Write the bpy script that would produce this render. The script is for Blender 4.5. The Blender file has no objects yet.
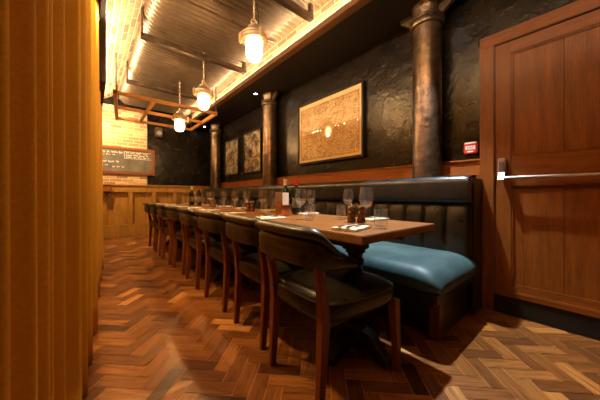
import bpy, bmesh, math, random
from mathutils import Vector, Matrix
random.seed(7)
S = bpy.context.scene
COL = S.collection
PI = math.pi
V = Vector

# ------------------------------------------------------------------ materials
def mat(name, rough=.5, metal=0., color=(.5, .5, .5), **kw):
    m = bpy.data.materials.new(name); m.use_nodes = True
    nt = m.node_tree; b = nt.nodes['Principled BSDF']
    b.inputs['Base Color'].default_value = (*color, 1)
    b.inputs['Roughness'].default_value = rough
    b.inputs['Metallic'].default_value = metal
    if max(color) < .02: b.inputs['Specular IOR Level'].default_value = .2
    for k, v in kw.items():
        b.inputs[k.replace('_', ' ')].default_value = v
    return m, nt, b

def N(nt, t, **kw):
    n = nt.nodes.new(t)
    for k, v in kw.items():
        if k in n.inputs.keys(): n.inputs[k].default_value = v
        else: setattr(n, k, v)
    return n

def ramp(nt, stops, src):
    r = N(nt, 'ShaderNodeValToRGB')
    e = r.color_ramp.elements
    while len(e) < len(stops): e.new(.5)
    for q, (p, c) in zip(e, stops):
        q.position = p; q.color = (*c, 1)
    nt.links.new(src, r.inputs[0])
    return r

def bump(nt, b, src, strength=.3, dist=.01):
    n = N(nt, 'ShaderNodeBump', Strength=strength, Distance=dist)
    nt.links.new(src, n.inputs['Height']); nt.links.new(n.outputs[0], b.inputs['Normal'])
    return n

def coords(nt, scale=(1, 1, 1), kind='Object', rot=(0, 0, 0)):
    tc = N(nt, 'ShaderNodeTexCoord'); mp = N(nt, 'ShaderNodeMapping')
    mp.inputs['Scale'].default_value = scale; mp.inputs['Rotation'].default_value = rot
    nt.links.new(tc.outputs[kind], mp.inputs[0])
    return mp.outputs[0]

def noise(nt, vec, scale, detail=4, rough=.55, dist=0):
    n = N(nt, 'ShaderNodeTexNoise', Scale=scale, Detail=detail, Roughness=rough, Distortion=dist)
    nt.links.new(vec, n.inputs['Vector']); return n.outputs['Fac']

def wood(name, dark, light, stretch=(1, 1, 1), rough=.35, scale=6, coat=0., contrast=.22):
    m, nt, b = mat(name, rough)
    f = noise(nt, coords(nt, stretch), scale, 6, .6, .6)
    f2 = noise(nt, coords(nt, tuple(s * 6 for s in stretch)), scale, 3, .6)
    mx = N(nt, 'ShaderNodeMath', operation='MULTIPLY_ADD'); mx.inputs[1].default_value = .35
    nt.links.new(f2, mx.inputs[0])
    sc = N(nt, 'ShaderNodeMath', operation='MULTIPLY'); sc.inputs[1].default_value = .65
    nt.links.new(f, sc.inputs[0]); nt.links.new(sc.outputs[0], mx.inputs[2])
    r = ramp(nt, [(.5 - contrast, dark), (.5 + contrast, light)], mx.outputs[0])
    nt.links.new(r.outputs[0], b.inputs['Base Color'])
    bump(nt, b, mx.outputs[0], .12, .004); b.inputs['Specular IOR Level'].default_value = .28
    b.inputs['Coat Weight'].default_value = coat; b.inputs['Coat Roughness'].default_value = .2
    return m

def leather(name, c1, c2, rough=.34):
    m, nt, b = mat(name, rough); b.inputs['Specular IOR Level'].default_value = .36
    v = coords(nt)
    f = noise(nt, v, 5, 5, .6)
    r = ramp(nt, [(.35, c1), (.7, c2)], f); nt.links.new(r.outputs[0], b.inputs['Base Color'])
    f2 = noise(nt, v, 160, 3, .6); f3 = noise(nt, v, 14, 4, .5)
    ad = N(nt, 'ShaderNodeMath', operation='MULTIPLY_ADD'); ad.inputs[1].default_value = .25
    nt.links.new(f2, ad.inputs[0]); nt.links.new(f3, ad.inputs[2])
    bump(nt, b, ad.outputs[0], .22, .006)
    rr = N(nt, 'ShaderNodeMapRange'); rr.inputs[3].default_value = rough - .1; rr.inputs[4].default_value = rough + .14
    nt.links.new(f3, rr.inputs[0]); nt.links.new(rr.outputs[0], b.inputs['Roughness'])
    return m

def metal(name, c1, c2, rough=.35, m_=.9, bs=30, bstr=.2):
    m, nt, b = mat(name, rough, m_)
    v = coords(nt); f = noise(nt, v, 9, 5, .6)
    r = ramp(nt, [(.35, c1), (.65, c2)], f); nt.links.new(r.outputs[0], b.inputs['Base Color'])
    bump(nt, b, noise(nt, v, bs, 4, .55), bstr, .01)
    return m

M = {}
M['table_wood'] = wood('table wood', (.09, .032, .008), (.30, .12, .03), (9, .7, 9), .33, 5, .25)
M['chair_wood'] = wood('chair wood', (.085, .018, .005), (.22, .055, .015), (9, 9, .9), .38, 5)
M['door_wood'] = wood('door wood', (.056, .013, .0012), (.20, .055, .0045), (7, 7, .6), .42, 4, 0)
M['door_rail_wood'] = wood('door rail wood', (.056, .013, .0012), (.20, .055, .0045), (7, .6, 7), .42, 4, 0)
M['panel_wood'] = wood('panelling wood', (.19, .080, .012), (.44, .21, .035), (6, 6, .8), .4, 4, .1)
M['rail_wood'] = wood('dado rail wood', (.14, .036, .006), (.30, .085, .015), (6, .5, 6), .38, 4, .1)
M['dark_wood'] = wood('dark stained wood', (.018, .009, .005), (.05, .022, .01), (5, 5, .8), .4, 5)
M['black_wood'] = wood('ebonised wood', (.010, .007, .005), (.026, .017, .012), (5, 5, .8), .35, 5)
M['rack_wood'] = wood('orange rack timber', (.20, .08, .02), (.42, .19, .055), (1, 7, 7), .5, 5)
M['trim_wood'] = wood('soffit trim wood', (.05, .024, .009), (.11, .05, .018), (7, .5, 7), .45, 5)
M['chair_leather'] = leather('olive black chair leather', (.008, .0065, .0035), (.027, .021, .011), .30)
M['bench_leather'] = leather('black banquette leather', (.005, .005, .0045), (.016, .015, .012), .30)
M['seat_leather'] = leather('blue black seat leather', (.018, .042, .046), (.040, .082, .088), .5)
M['pipe'] = metal('painted cast iron', (.07, .045, .027), (.19, .125, .078), .30, .75, 26, .5)
M['iron'] = metal('dark steel', (.05, .032, .02), (.12, .075, .045), .45, .6, 40, .15)
M['corr'] = metal('corrugated iron', (.085, .055, .029), (.125, .082, .045), .44, .35, 6, .04)
M['gal'] = metal('lantern metal', (.55, .42, .27), (.80, .66, .46), .35, .8, 30, .2)
M['chrome'] = mat('chrome', .36, 1, (.48, .46, .43))[0]
M['steel_cut'] = mat('cutlery steel', .18, 1, (.62, .58, .52))[0]
M['copper'] = metal('copper', (.55, .21, .09), (.72, .32, .15), .28, 1, 30, .1)
M['black'] = mat('matt black paint', .6, 0, (.005, .004, .003))[0]
M['black_gloss'] = mat('black frame lacquer', .3, 0, (.014, .011, .009))[0]
M['soffit'] = mat('dark brown ceiling paint', .62, 0, (.010, .007, .005))[0]
M['grey'] = mat('grey cone and light strip', .5, 0, (.22, .22, .23))[0]
M['linen'] = mat('white linen', .85, 0, (.56, .46, .31))[0]
M['paper'] = mat('white card', .7, 0, (.78, .74, .66))[0]
M['brown_card'] = mat('brown board', .55, 0, (.20, .09, .035))[0]
M['kraft'] = mat('dark wine label', .6, 0, (.10, .075, .05))[0]
M['red'] = mat('red plastic', .4, 0, (.62, .035, .01))[0]
M['redcap'] = mat('red foil', .4, .2, (.50, .03, .02))[0]
M['whitecap'] = mat('cream foil', .45, .1, (.78, .66, .45))[0]
M['white'] = mat('white plastic', .4, 0, (.82, .80, .75))[0]
M['mill'] = wood('mill wood', (.045, .012, .004), (.13, .036, .01), (5, 5, 1), .25, 12, .4)
M['chalk'] = mat('chalk', .9, 0, (.82, .80, .75))[0]
M['ink'] = mat('black ink', .6, 0, (.02, .02, .02))[0]

# bottle glass
M['bottle'] = mat('dark bottle glass', .06, 0, (.010, .016, .008))[0]
# clear glass
def glass_mat(name, rough=0., tint=(1, 1, 1), ior=1.45):
    m, nt, b = mat(name, rough, 0, tint)
    b.inputs['Transmission Weight'].default_value = 1; b.inputs['IOR'].default_value = ior
    return m
def thin_glass(name, diff=0., reflect_rough=.02, tint=(1, 1, 1), base=.04):
    m = bpy.data.materials.new(name); m.use_nodes = True; nt = m.node_tree
    nt.nodes.clear()
    out = N(nt, 'ShaderNodeOutputMaterial'); tr = N(nt, 'ShaderNodeBsdfTransparent'); gl = N(nt, 'ShaderNodeBsdfGlossy', Roughness=reflect_rough)
    tr.inputs[0].default_value = (*tint, 1)
    lw = N(nt, 'ShaderNodeLayerWeight', Blend=.5); pw = N(nt, 'ShaderNodeMath', operation='POWER'); pw.inputs[1].default_value = 5
    fr = N(nt, 'ShaderNodeMath', operation='MULTIPLY_ADD'); fr.inputs[1].default_value = .9; fr.inputs[2].default_value = base
    nt.links.new(lw.outputs['Facing'], pw.inputs[0]); nt.links.new(pw.outputs[0], fr.inputs[0])
    mx = N(nt, 'ShaderNodeMixShader')
    nt.links.new(fr.outputs[0], mx.inputs[0]); nt.links.new(tr.outputs[0], mx.inputs[1]); nt.links.new(gl.outputs[0], mx.inputs[2])
    last = mx.outputs[0]
    if diff:
        tl = N(nt, 'ShaderNodeBsdfTranslucent'); tl.inputs[0].default_value = (.9, .85, .75, 1)
        m2 = N(nt, 'ShaderNodeMixShader'); m2.inputs[0].default_value = diff
        nt.links.new(last, m2.inputs[1]); nt.links.new(tl.outputs[0], m2.inputs[2]); last = m2.outputs[0]
    nt.links.new(last, out.inputs[0])
    return m
M['pane'] = thin_glass('picture glass', base=.10)
M['glass'] = thin_glass('clear glass', .006, .03, base=.11)
M['jar'] = thin_glass('lantern glass', .5, .08)

def emit(name, color, strength):
    m = bpy.data.materials.new(name); m.use_nodes = True; nt = m.node_tree; nt.nodes.clear()
    out = N(nt, 'ShaderNodeOutputMaterial'); e = N(nt, 'ShaderNodeEmission'); e.inputs[0].default_value = (*color, 1); e.inputs[1].default_value = strength
    nt.links.new(e.outputs[0], out.inputs[0]); return m
M['bulb'] = emit('glowing bulb', (1, .62, .28), 40)
M['led'] = emit('led strip glow', (1, .62, .28), 14)
M['spotlens'] = emit('downlight lens', (.86, .94, 1), 30)

# black lumpy gloss wall
def black_wall(name):
    m, nt, b = mat(name, .24, 0, (.006, .005, .004))
    v = coords(nt)
    f1 = noise(nt, v, 9, 3, .5, .4); f2 = noise(nt, v, 48, 4, .6)
    ad = N(nt, 'ShaderNodeMath', operation='MULTIPLY_ADD'); ad.inputs[1].default_value = .22
    nt.links.new(f2, ad.inputs[0]); nt.links.new(f1, ad.inputs[2])
    bump(nt, b, ad.outputs[0], .28, .03)
    r = ramp(nt, [(.35, (.003, .0025, .002)), (.8, (.014, .009, .005))], f1); nt.links.new(r.outputs[0], b.inputs['Base Color'])
    rr = N(nt, 'ShaderNodeMapRange'); rr.inputs[3].default_value = .16; rr.inputs[4].default_value = .34
    b.inputs['Specular IOR Level'].default_value = .23
    nt.links.new(f2, rr.inputs[0]); nt.links.new(rr.outputs[0], b.inputs['Roughness'])
    return m
M['blackwall'] = black_wall('glossy black painted plaster')

def brick_mat():
    m, nt, b = mat('buff stock brick', .85)
    uv = coords(nt, kind='UV')
    wob = noise(nt, uv, 14, 2); 
    ad = N(nt, 'ShaderNodeVectorMath', operation='MULTIPLY_ADD')
    cmb = N(nt, 'ShaderNodeCombineXYZ'); nt.links.new(wob, cmb.inputs[0]); nt.links.new(wob, cmb.inputs[1])
    nt.links.new(cmb.outputs[0], ad.inputs[0]); ad.inputs[1].default_value = (.012, .012, 0); nt.links.new(uv, ad.inputs[2])
    br = N(nt, 'ShaderNodeTexBrick'); nt.links.new(ad.outputs[0], br.inputs['Vector'])
    br.inputs['Scale'].default_value = 1; br.inputs['Brick Width'].default_value = .215; br.inputs['Row Height'].default_value = .073
    br.inputs['Mortar Size'].default_value = .007; br.inputs['Mortar Smooth'].default_value = .4
    br.inputs['Color1'].default_value = (.26, .135, .055, 1); br.inputs['Color2'].default_value = (.60, .39, .19, 1); br.inputs['Mortar'].default_value = (.62, .52, .38, 1)
    f = noise(nt, uv, 40, 5, .65)
    mx = N(nt, 'ShaderNodeMix', data_type='RGBA', blend_type='MULTIPLY'); mx.inputs[0].default_value = .7
    r = ramp(nt, [(.25, (.45, .4, .35)), (.6, (1, 1, 1))], f)
    nt.links.new(br.outputs['Color'], mx.inputs[6]); nt.links.new(r.outputs[0], mx.inputs[7]); nt.links.new(mx.outputs[2], b.inputs['Base Color'])
    inv = N(nt, 'ShaderNodeMath', operation='SUBTRACT'); inv.inputs[0].default_value = 1; nt.links.new(br.outputs['Fac'], inv.inputs[1])
    a2 = N(nt, 'ShaderNodeMath', operation='MULTIPLY_ADD'); a2.inputs[1].default_value = .5; nt.links.new(f, a2.inputs[0]); nt.links.new(inv.outputs[0], a2.inputs[2])
    bump(nt, b, a2.outputs[0], .7, .012)
    return m
M['brick'] = brick_mat()

def floor_mat():
    m, nt, b = mat('oak parquet', .34); b.inputs['Specular IOR Level'].default_value = .24
    at = N(nt, 'ShaderNodeAttribute'); at.attribute_name = 'tone'
    uv = coords(nt, (3, 45, 1), 'UV')
    g = noise(nt, uv, 1.6, 6, .62, .5)
    base = ramp(nt, [(0, (.055, .017, .004)), (.45, (.175, .060, .013)), (.8, (.31, .118, .027)), (1, (.50, .23, .065))], at.outputs['Fac'])
    gr = ramp(nt, [(.32, (.30, .27, .24)), (.60, (1.12, 1.08, 1.02))], g)
    mx = N(nt, 'ShaderNodeMix', data_type='RGBA', blend_type='MULTIPLY'); mx.inputs[0].default_value = .85
    nt.links.new(base.outputs[0], mx.inputs[6]); nt.links.new(gr.outputs[0], mx.inputs[7]); nt.links.new(mx.outputs[2], b.inputs['Base Color'])
    w = noise(nt, coords(nt), 2.5, 4, .6)
    rr = N(nt, 'ShaderNodeMapRange'); rr.inputs[1].default_value = .3; rr.inputs[2].default_value = .7; rr.inputs[3].default_value = .27; rr.inputs[4].default_value = .46
    nt.links.new(w, rr.inputs[0]); nt.links.new(rr.outputs[0], b.inputs['Roughness'])
    bump(nt, b, g, .15, .003)
    return m
M['floor'] = floor_mat()

def curtain_mat():
    m, nt, b = mat('mustard velvet curtain', .75, 0, (.45, .19, .025))
    f = noise(nt, coords(nt, (20, 20, 20)), 8, 4, .6)
    r = ramp(nt, [(.3, (.56, .275, .018)), (.7, (.66, .34, .028))], f); nt.links.new(r.outputs[0], b.inputs['Base Color'])
    b.inputs['Sheen Weight'].default_value = .1; b.inputs['Specular IOR Level'].default_value = .1; b.inputs['Sheen Tint'].default_value = (1, .7, .35, 1)
    return m
M['curtain'] = curtain_mat()

def map_mat():
    m, nt, b = mat('old street map print', .6)
    v = coords(nt)
    vo = N(nt, 'ShaderNodeTexVoronoi', feature='DISTANCE_TO_EDGE', Scale=26); nt.links.new(v, vo.inputs['Vector'])
    vo2 = N(nt, 'ShaderNodeTexVoronoi', feature='DISTANCE_TO_EDGE', Scale=8); nt.links.new(v, vo2.inputs['Vector'])
    f = noise(nt, v, 3.2, 5, .6)
    l1 = ramp(nt, [(0, (.30, .2, .1)), (.09, (1, 1, 1))], vo.outputs['Distance'])
    l2 = ramp(nt, [(0, (.5, .36, .2)), (.02, (1, 1, 1))], vo2.outputs['Distance'])
    bs = ramp(nt, [(.35, (.68, .43, .17)), (.62, (.95, .70, .36))], f)
    a = N(nt, 'ShaderNodeMix', data_type='RGBA', blend_type='MULTIPLY'); a.inputs[0].default_value = .85
    c = N(nt, 'ShaderNodeMix', data_type='RGBA', blend_type='MULTIPLY'); c.inputs[0].default_value = .8
    nt.links.new(bs.outputs[0], a.inputs[6]); nt.links.new(l1.outputs[0], a.inputs[7])
    nt.links.new(a.outputs[2], c.inputs[6]); nt.links.new(l2.outputs[0], c.inputs[7]); nt.links.new(c.outputs[2], b.inputs['Base Color'])
    return m
M['map'] = map_mat()
M['mount'] = mat('cream mount', .7, 0, (.95, .70, .36))[0]
M['redline'] = mat('red boundary ink', .7, 0, (.5, .16, .04))[0]
M['riverline'] = mat('pale map wash', .7, 0, (.62, .42, .18))[0]
M['brownline'] = mat('brown map ink', .7, 0, (.16, .08, .03))[0]

def photo_mat(seed):
    m, nt, b = mat('sepia photograph print', .5)
    tc = N(nt, 'ShaderNodeTexCoord'); mp = N(nt, 'ShaderNodeMapping'); mp.inputs['Location'].default_value = (seed, seed * 2, 0); mp.inputs['Scale'].default_value = (1, .75, 1)
    nt.links.new(tc.outputs['Object'], mp.inputs[0])
    f = noise(nt, mp.outputs[0], 7, 7, .68, .8)
    r = ramp(nt, [(.40, (.03, .022, .014)), (.50, (.22, .16, .09)), (.62, (.66, .52, .33))], f)
    nt.links.new(r.outputs[0], b.inputs['Base Color']); return m

# ------------------------------------------------------------------ mesh helpers
def box(bm, lo, hi, bev=0., seg=2):
    lo, hi = V(lo), V(hi); c = (lo + hi) / 2; d = hi - lo
    r = bmesh.ops.create_cube(bm, size=1, matrix=Matrix.Translation(c) @ Matrix.Diagonal((*d, 1)))
    if bev > 0:
        es = list({e for v in r['verts'] for e in v.link_edges})
        bmesh.ops.bevel(bm, geom=es, offset=min(bev, min(d) * .45), segments=seg, affect='EDGES', clamp_overlap=True)

def loft(bm, rings, cap=True, closed=False):
    R = [[bm.verts.new(p) for p in ring] for ring in rings]
    n = len(R[0]); m = len(R)
    for i in range(m if closed else m - 1):
        a, b = R[i], R[(i + 1) % m]
        for j in range(n):
            k = (j + 1) % n
            bm.faces.new((a[j], a[k], b[k], b[j]))
    if cap and not closed:
        bm.faces.new(list(reversed(R[0]))); bm.faces.new(R[-1])

def lathe(bm, prof, seg=24, c=(0, 0, 0), close=False):
    cx, cy, cz = c; rings = []
    for r, z in prof:
        rings.append([V((cx + max(r, 1e-4) * math.cos(2 * PI * k / seg), cy + max(r, 1e-4) * math.sin(2 * PI * k / seg), cz + z)) for k in range(seg)])
    loft(bm, rings, cap=not close, closed=close)

def tube(bm, pts, r, seg=8, closed=False, up=(0, 0, 1)):
    pts = [V(p) for p in pts]; n = len(pts); rings = []
    nrm = None
    for i, p in enumerate(pts):
        if closed: t = pts[(i + 1) % n] - pts[i - 1]
        else: t = pts[min(i + 1, n - 1)] - pts[max(i - 1, 0)]
        t.normalize()
        if nrm is None:
            u = V(up)
            if abs(t.dot(u)) > .95: u = V((1, 0, 0))
            nrm = (u - t * u.dot(t)).normalized()
        else:
            nrm = (nrm - t * nrm.dot(t)).normalized()
        bn = t.cross(nrm); rr = r[i] if isinstance(r, (list, tuple)) else r
        rings.append([p + (nrm * math.cos(2 * PI * k / seg) + bn * math.sin(2 * PI * k / seg)) * rr for k in range(seg)])
    loft(bm, rings, cap=not closed, closed=closed)

def beam(bm, pts, w, d):
    """square section bar through pts; w, d per point or scalars (x/y half sizes swap with direction z)"""
    rings = []
    for i, p in enumerate(pts):
        ww = w[i] if isinstance(w, (list, tuple)) else w; dd = d[i] if isinstance(d, (list, tuple)) else d
        p = V(p); rings.append([p + V((sx * ww / 2, sy * dd / 2, 0)) for sx, sy in ((-1, -1), (1, -1), (1, 1), (-1, 1))])
    loft(bm, rings)

def obj(name, bm, m, parent=None, smooth=True, sub=0, angle=38, bevel=0):
    bmesh.ops.recalc_face_normals(bm, faces=bm.faces)
    me = bpy.data.meshes.new(name); bm.to_mesh(me); bm.free()
    if smooth:
        me.polygons.foreach_set('use_smooth', [True] * len(me.polygons))
        if not sub: me.set_sharp_from_angle(angle=math.radians(angle))
    me.materials.append(M[m] if isinstance(m, str) else m)
    o = bpy.data.objects.new(name, me); COL.objects.link(o)
    if parent: o.parent = parent
    if bevel:
        q = o.modifiers.new('b', 'BEVEL'); q.width = bevel; q.segments = 2; q.limit_method = 'ANGLE'
    if sub:
        q = o.modifiers.new('s', 'SUBSURF'); q.levels = sub; q.render_levels = sub
    return o

def B(): return bmesh.new()
def tag(o, label, cat, group=None):
    o['label'] = label; o['category'] = cat
    if group: o['group'] = group
    return o
def thing(name, label, cat, loc=(0, 0, 0), rz=0, group=None):
    o = bpy.data.objects.new(name, None); COL.objects.link(o); o.empty_display_size = .05
    o.location = loc; o.rotation_euler = (0, 0, rz)
    return tag(o, label, cat, group)
def struct(name, bm, m, **kw):
    o = obj(name, bm, m, **kw); o['kind'] = 'structure'; return o
def kids(o): return [c for c in bpy.data.objects if c.parent == o]
def dup(root, loc, rz, label):
    r = root.copy(); COL.objects.link(r); r.location = loc; r.rotation_euler = (0, 0, rz); r['label'] = label
    for ch in KIDS[root.name]:
        c = ch.copy(); COL.objects.link(c); c.parent = r
        for g in KIDS.get(ch.name, []):
            d = g.copy(); COL.objects.link(d); d.parent = c
    return r
KIDS = {}
def remember(root):
    KIDS[root.name] = kids(root)
    for c in KIDS[root.name]: KIDS[c.name] = kids(c)
ORD = ['first', 'second', 'third', 'fourth', 'fifth', 'sixth', 'seventh', 'eighth', 'ninth']

# ------------------------------------------------------------------ room
X0, X1, Y0, Y1, ZC = -.75, 2.5, -1.5, 6.75, 3.35
# herringbone floor
bm = B()
col = bm.loops.layers.float_color.new('tone'); uvl = bm.loops.layers.uv.new('UVMap')
W = .076; n = 3; c45 = math.sqrt(.5)
def block(x, y, w, h):
    g = .0023
    cx, cy = (x + w / 2) * W, (y + h / 2) * W
    rx, ry = (cx - cy) * c45 + .55, (cx + cy) * c45 - .8
    if not (X0 - .2 < rx < X1 + .2 and Y0 - .2 < ry < Y1 + .2): return
    hw, hh = w * W / 2 - g, h * W / 2 - g
    tx, ty = random.uniform(-.006, .006), random.uniform(-.006, .006)
    vs = []
    for sx, sy in ((-1, -1), (1, -1), (1, 1), (-1, 1)):
        px, py = cx + sx * hw, cy + sy * hh
        vs.append(bm.verts.new(((px - py) * c45 + .55, (px + py) * c45 - .8, (sx * hw * tx + sy * hh * ty) - .0006)))
    f = bm.faces.new(vs)
    t = min(1, max(0, random.gauss(.48, .24))); ou, ov = random.uniform(0, 50), random.uniform(0, 50)
    for lp, (sx, sy) in zip(f.loops, ((-1, -1), (1, -1), (1, 1), (-1, 1))):
        lp[col] = (t, t, t, 1)
        a, b_ = (sx * hw, sy * hh) if w > h else (sy * hh, sx * hw)
        lp[uvl].uv = (a + ou, b_ + ov)
for y in range(-60, 130):
    for x in range(-60, 140):
        if (x - y) % (2 * n) == 0: block(x, y, n, 1)
        if (x - y) % (2 * n) == 2 * n - 1: block(x, y, 1, n)
for co, no in (((X0, 0, 0), (-1, 0, 0)), ((X1, 0, 0), (1, 0, 0)), ((0, Y0, 0), (0, -1, 0)), ((0, Y1, 0), (0, 1, 0))):
    bmesh.ops.bisect_plane(bm, geom=bm.verts[:] + bm.edges[:] + bm.faces[:], plane_co=co, plane_no=no, clear_outer=True)
nf = len(bm.faces)
box(bm, (X0 - .1, Y0 - .1, -.08), (X1 + .1, Y1 + .1, -.003))
bm.faces.ensure_lookup_table()
for f in bm.faces[nf:]:
    for lp in f.loops: lp[col] = (0, 0, 0, 1)
for f in bm.faces[nf:]: f.material_index = 1
fl = struct('floor', bm, 'floor', smooth=False); fl.data.materials.append(mat('parquet joint', 1, 0, (.012, .005, .002), Specular_IOR_Level=0)[0])

def quad_uv(name, pts, uvs, m, thick=None):
    bm = B(); u = bm.loops.layers.uv.new('UVMap')
    vs = [bm.verts.new(p) for p in pts]; f = bm.faces.new(vs)
    for l, q in zip(f.loops, uvs): l[u].uv = q
    if thick:
        r = bmesh.ops.extrude_face_region(bm, geom=[f])
        bmesh.ops.translate(bm, vec=V(thick), verts=[e for e in r['geom'] if isinstance(e, bmesh.types.BMVert)])
    o = struct(name, bm, m, smooth=False)
    return o

bm = B(); box(bm, (X1, Y0 - .1, -.08), (X1 + .12, Y1 + .1, ZC)); struct('wall_right', bm, 'blackwall', smooth=False)
bm = B(); box(bm, (X0 - .1, Y1, -.08), (X1, Y1 + .12, ZC)); struct('wall_back', bm, 'blackwall', smooth=False)
bm = B(); box(bm, (X0 - .12, Y0 - .1, -.08), (X0, Y1, ZC)); struct('wall_left', bm, 'soffit', smooth=False)
bm = B(); box(bm, (X0, Y0 - .12, -.08), (X1, Y0, ZC)); struct('wall_front', bm, 'soffit', smooth=False)
bm = B(); box(bm, (X0 - .12, Y0 - .12, ZC), (X1 + .12, Y1 + .12, ZC + .1)); struct('ceiling', bm, 'soffit', smooth=False)
# brick facing on back wall
quad_uv('wall_back_brick', [(X0, Y1 - .035, 1.14), (1.01, Y1 - .035, 1.14), (1.01, Y1 - .035, 2.86), (X0, Y1 - .035, 2.86)],
        [(0, 0), (1.76, 0), (1.76, 1.72), (0, 1.72)], 'brick', (0, .03, 0))
# right soffit with timber edge and brick upstand
SZ = 2.64
bm = B(); box(bm, (1.90, Y0, SZ), (X1, Y1, SZ + .04)); struct('ceiling_soffit', bm, 'soffit', smooth=False)
bm = B(); box(bm, (1.81, Y0, SZ - .012), (1.90, Y1, SZ + .05), .004); struct('trim_1', bm, 'trim_wood')
quad_uv('wall_brick_upstand', [(2.02, Y0, SZ + .05), (2.02, Y1, SZ + .05), (2.02, Y1, ZC), (2.02, Y0, ZC)], [(0, 0), (8.25, 0), (8.25, .66), (0, .66)], 'brick', (.06, 0, 0))
# left brick haunch rising to the ceiling, ledge below it
L = 8.25
quad_uv('ceiling_brick_haunch', [(-.05, Y0, 2.80), (-.05, Y1, 2.80), (.85, Y1, ZC), (.85, Y0, ZC)], [(0, 0), (L, 0), (L, 1.05), (0, 1.05)], 'brick', (-.03, 0, .05))
bm = B(); box(bm, (X0, Y0, 2.66), (.075, Y1, 2.70)); struct('ceiling_ledge', bm, 'soffit', smooth=False)
bm = B(); box(bm, (X0, 3.26, 2.06), (.123, 4.50, 2.655)); struct('ceiling_bulkhead', bm, 'soffit', smooth=False)
bm = B(); box(bm, (X0, 3.20, 2.06), (.123, 3.258, 3.02)); struct('trim_6', bm, 'soffit', smooth=False)
bm = B(); box(bm, (X0, 4.30, 2.03), (.121, 4.50, 2.058)); struct('trim_2', bm, 'grey', smooth=False)  # grey strip puts the bluish light under the bulkhead into the colour

# panelling on the back wall
pn = bpy.data.objects.new('trim_3', None); COL.objects.link(pn); pn['kind'] = 'structure'
PY = Y1 - .035
bm = B(); box(bm, (X0, PY, 0), (2.44, Y1 - .001, 1.14)); obj('backing_board', bm, 'panel_wood', pn, smooth=False)
bm = B()
box(bm, (X0, PY - .055, .98), (2.44, PY, 1.12), .004)
box(bm, (X0, PY - .055, .16), (2.44, PY, .27), .004)
box(bm, (X0, PY - .065, 0), (2.44, PY, .16), .005)
box(bm, (X0, PY - .075, 1.12), (2.44, PY + .03, 1.15), .006)
for xc in (-.25, .225, .685, 1.14, 1.60, 2.06):
    box(bm, (xc - .042, PY - .054, .27), (xc + .042, PY, .98), .004)
obj('panel_frame', bm, 'panel_wood', pn)
for xc in (-.01, .455, .9125, 1.37, 1.83):
    bm = B()
    x0, x1 = xc - .188, xc + .188
    for a, b_ in (((x0, PY - .012, .27), (x1, PY, .285)), ((x0, PY - .012, .965), (x1, PY, .98)), ((x0, PY - .012, .285), (x0 + .015, PY, .965)), ((x1 - .015, PY - .012, .285), (x1, PY, .965))):
        box(bm, a, b_, .004)
    obj('bead_moulding', bm, 'panel_wood', pn)

# dado rail on the right wall
bm = B(); box(bm, (X1 - .022, .62, 1.085), (X1, Y1 - .07, 1.205), .004); box(bm, (X1 - .036, .62, 1.205), (X1, Y1 - .07, 1.222), .005)
struct('trim_4', bm, 'rail_wood')
bm = B(); box(bm, (X1 - .02, .50, 0), (X1, .66, 1.085), .003); struct('trim_5', bm, 'door_wood')

# ------------------------------------------------------------------ door on the right wall
dr = bpy.data.objects.new('door_1', None); COL.objects.link(dr); dr['kind'] = 'structure'
dr['label'] = 'tall orange-brown panelled timber door with a metal push bar at right'; dr['category'] = 'door'
DX = X1 - .03
yL, yR = .527, -.47
bm = B()
box(bm, (X1 - .045, yL, .0), (X1, .626, 2.20), .006)
box(bm, (X1 - .045, yR - .1, 0), (X1, yR, 2.20), .006)
obj('door_frame', bm, 'door_wood', dr)
bm = B(); box(bm, (X1 - .047, yR - .1, 2.105), (X1, .626, 2.20), .006); obj('door_frame', bm, 'door_rail_wood', dr)
bm = B()
box(bm, (DX, yL - .10, .15), (X1, yL, 2.10), .003); box(bm, (DX, yR, .15), (X1, yR + .10, 2.10), .003)
obj('door_stile', bm, 'door_wood', dr)
bm = B()
box(bm, (DX, yR + .1, 2.01), (X1, yL - .1, 2.10), .003); box(bm, (DX, yR + .1, .985), (X1, yL - .1, 1.215), .003); box(bm, (DX, yR + .1, .15), (X1, yL - .1, .225), .003)
obj('door_rail', bm, 'door_rail_wood', dr)
for z0, z1 in ((1.215, 2.01), (.225, .985)):
    for a, b_ in ((yR + .1, .148), (.150, yL - .1)):
        bm = B(); box(bm, (DX + .016, a, z0), (X1, b_, z1), .002); obj('door_panel', bm, 'door_wood', dr)
    bm = B()
    for lo, hi in (((DX + .004, yR + .1, z0), (DX + .02, yL - .1, z0 + .014)), ((DX + .004, yR + .1, z1 - .014), (DX + .02, yL - .1, z1)), ((DX + .004, yL - .114, z0), (DX + .02, yL - .1, z1)), ((DX + .004, yR + .1, z0), (DX + .02, yR + .114, z1))):
        box(bm, lo, hi, .004)
    obj('panel_bead', bm, 'door_wood', dr)
bm = B(); box(bm, (DX - .02, yR, .14), (X1, yL, .185), .006); obj('weather_bar', bm, 'door_rail_wood', dr)
bm = B(); box(bm, (DX - .012, yR - .1, 0), (X1, .60, .138), .004); obj('kick_plinth', bm, 'black', dr)
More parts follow.
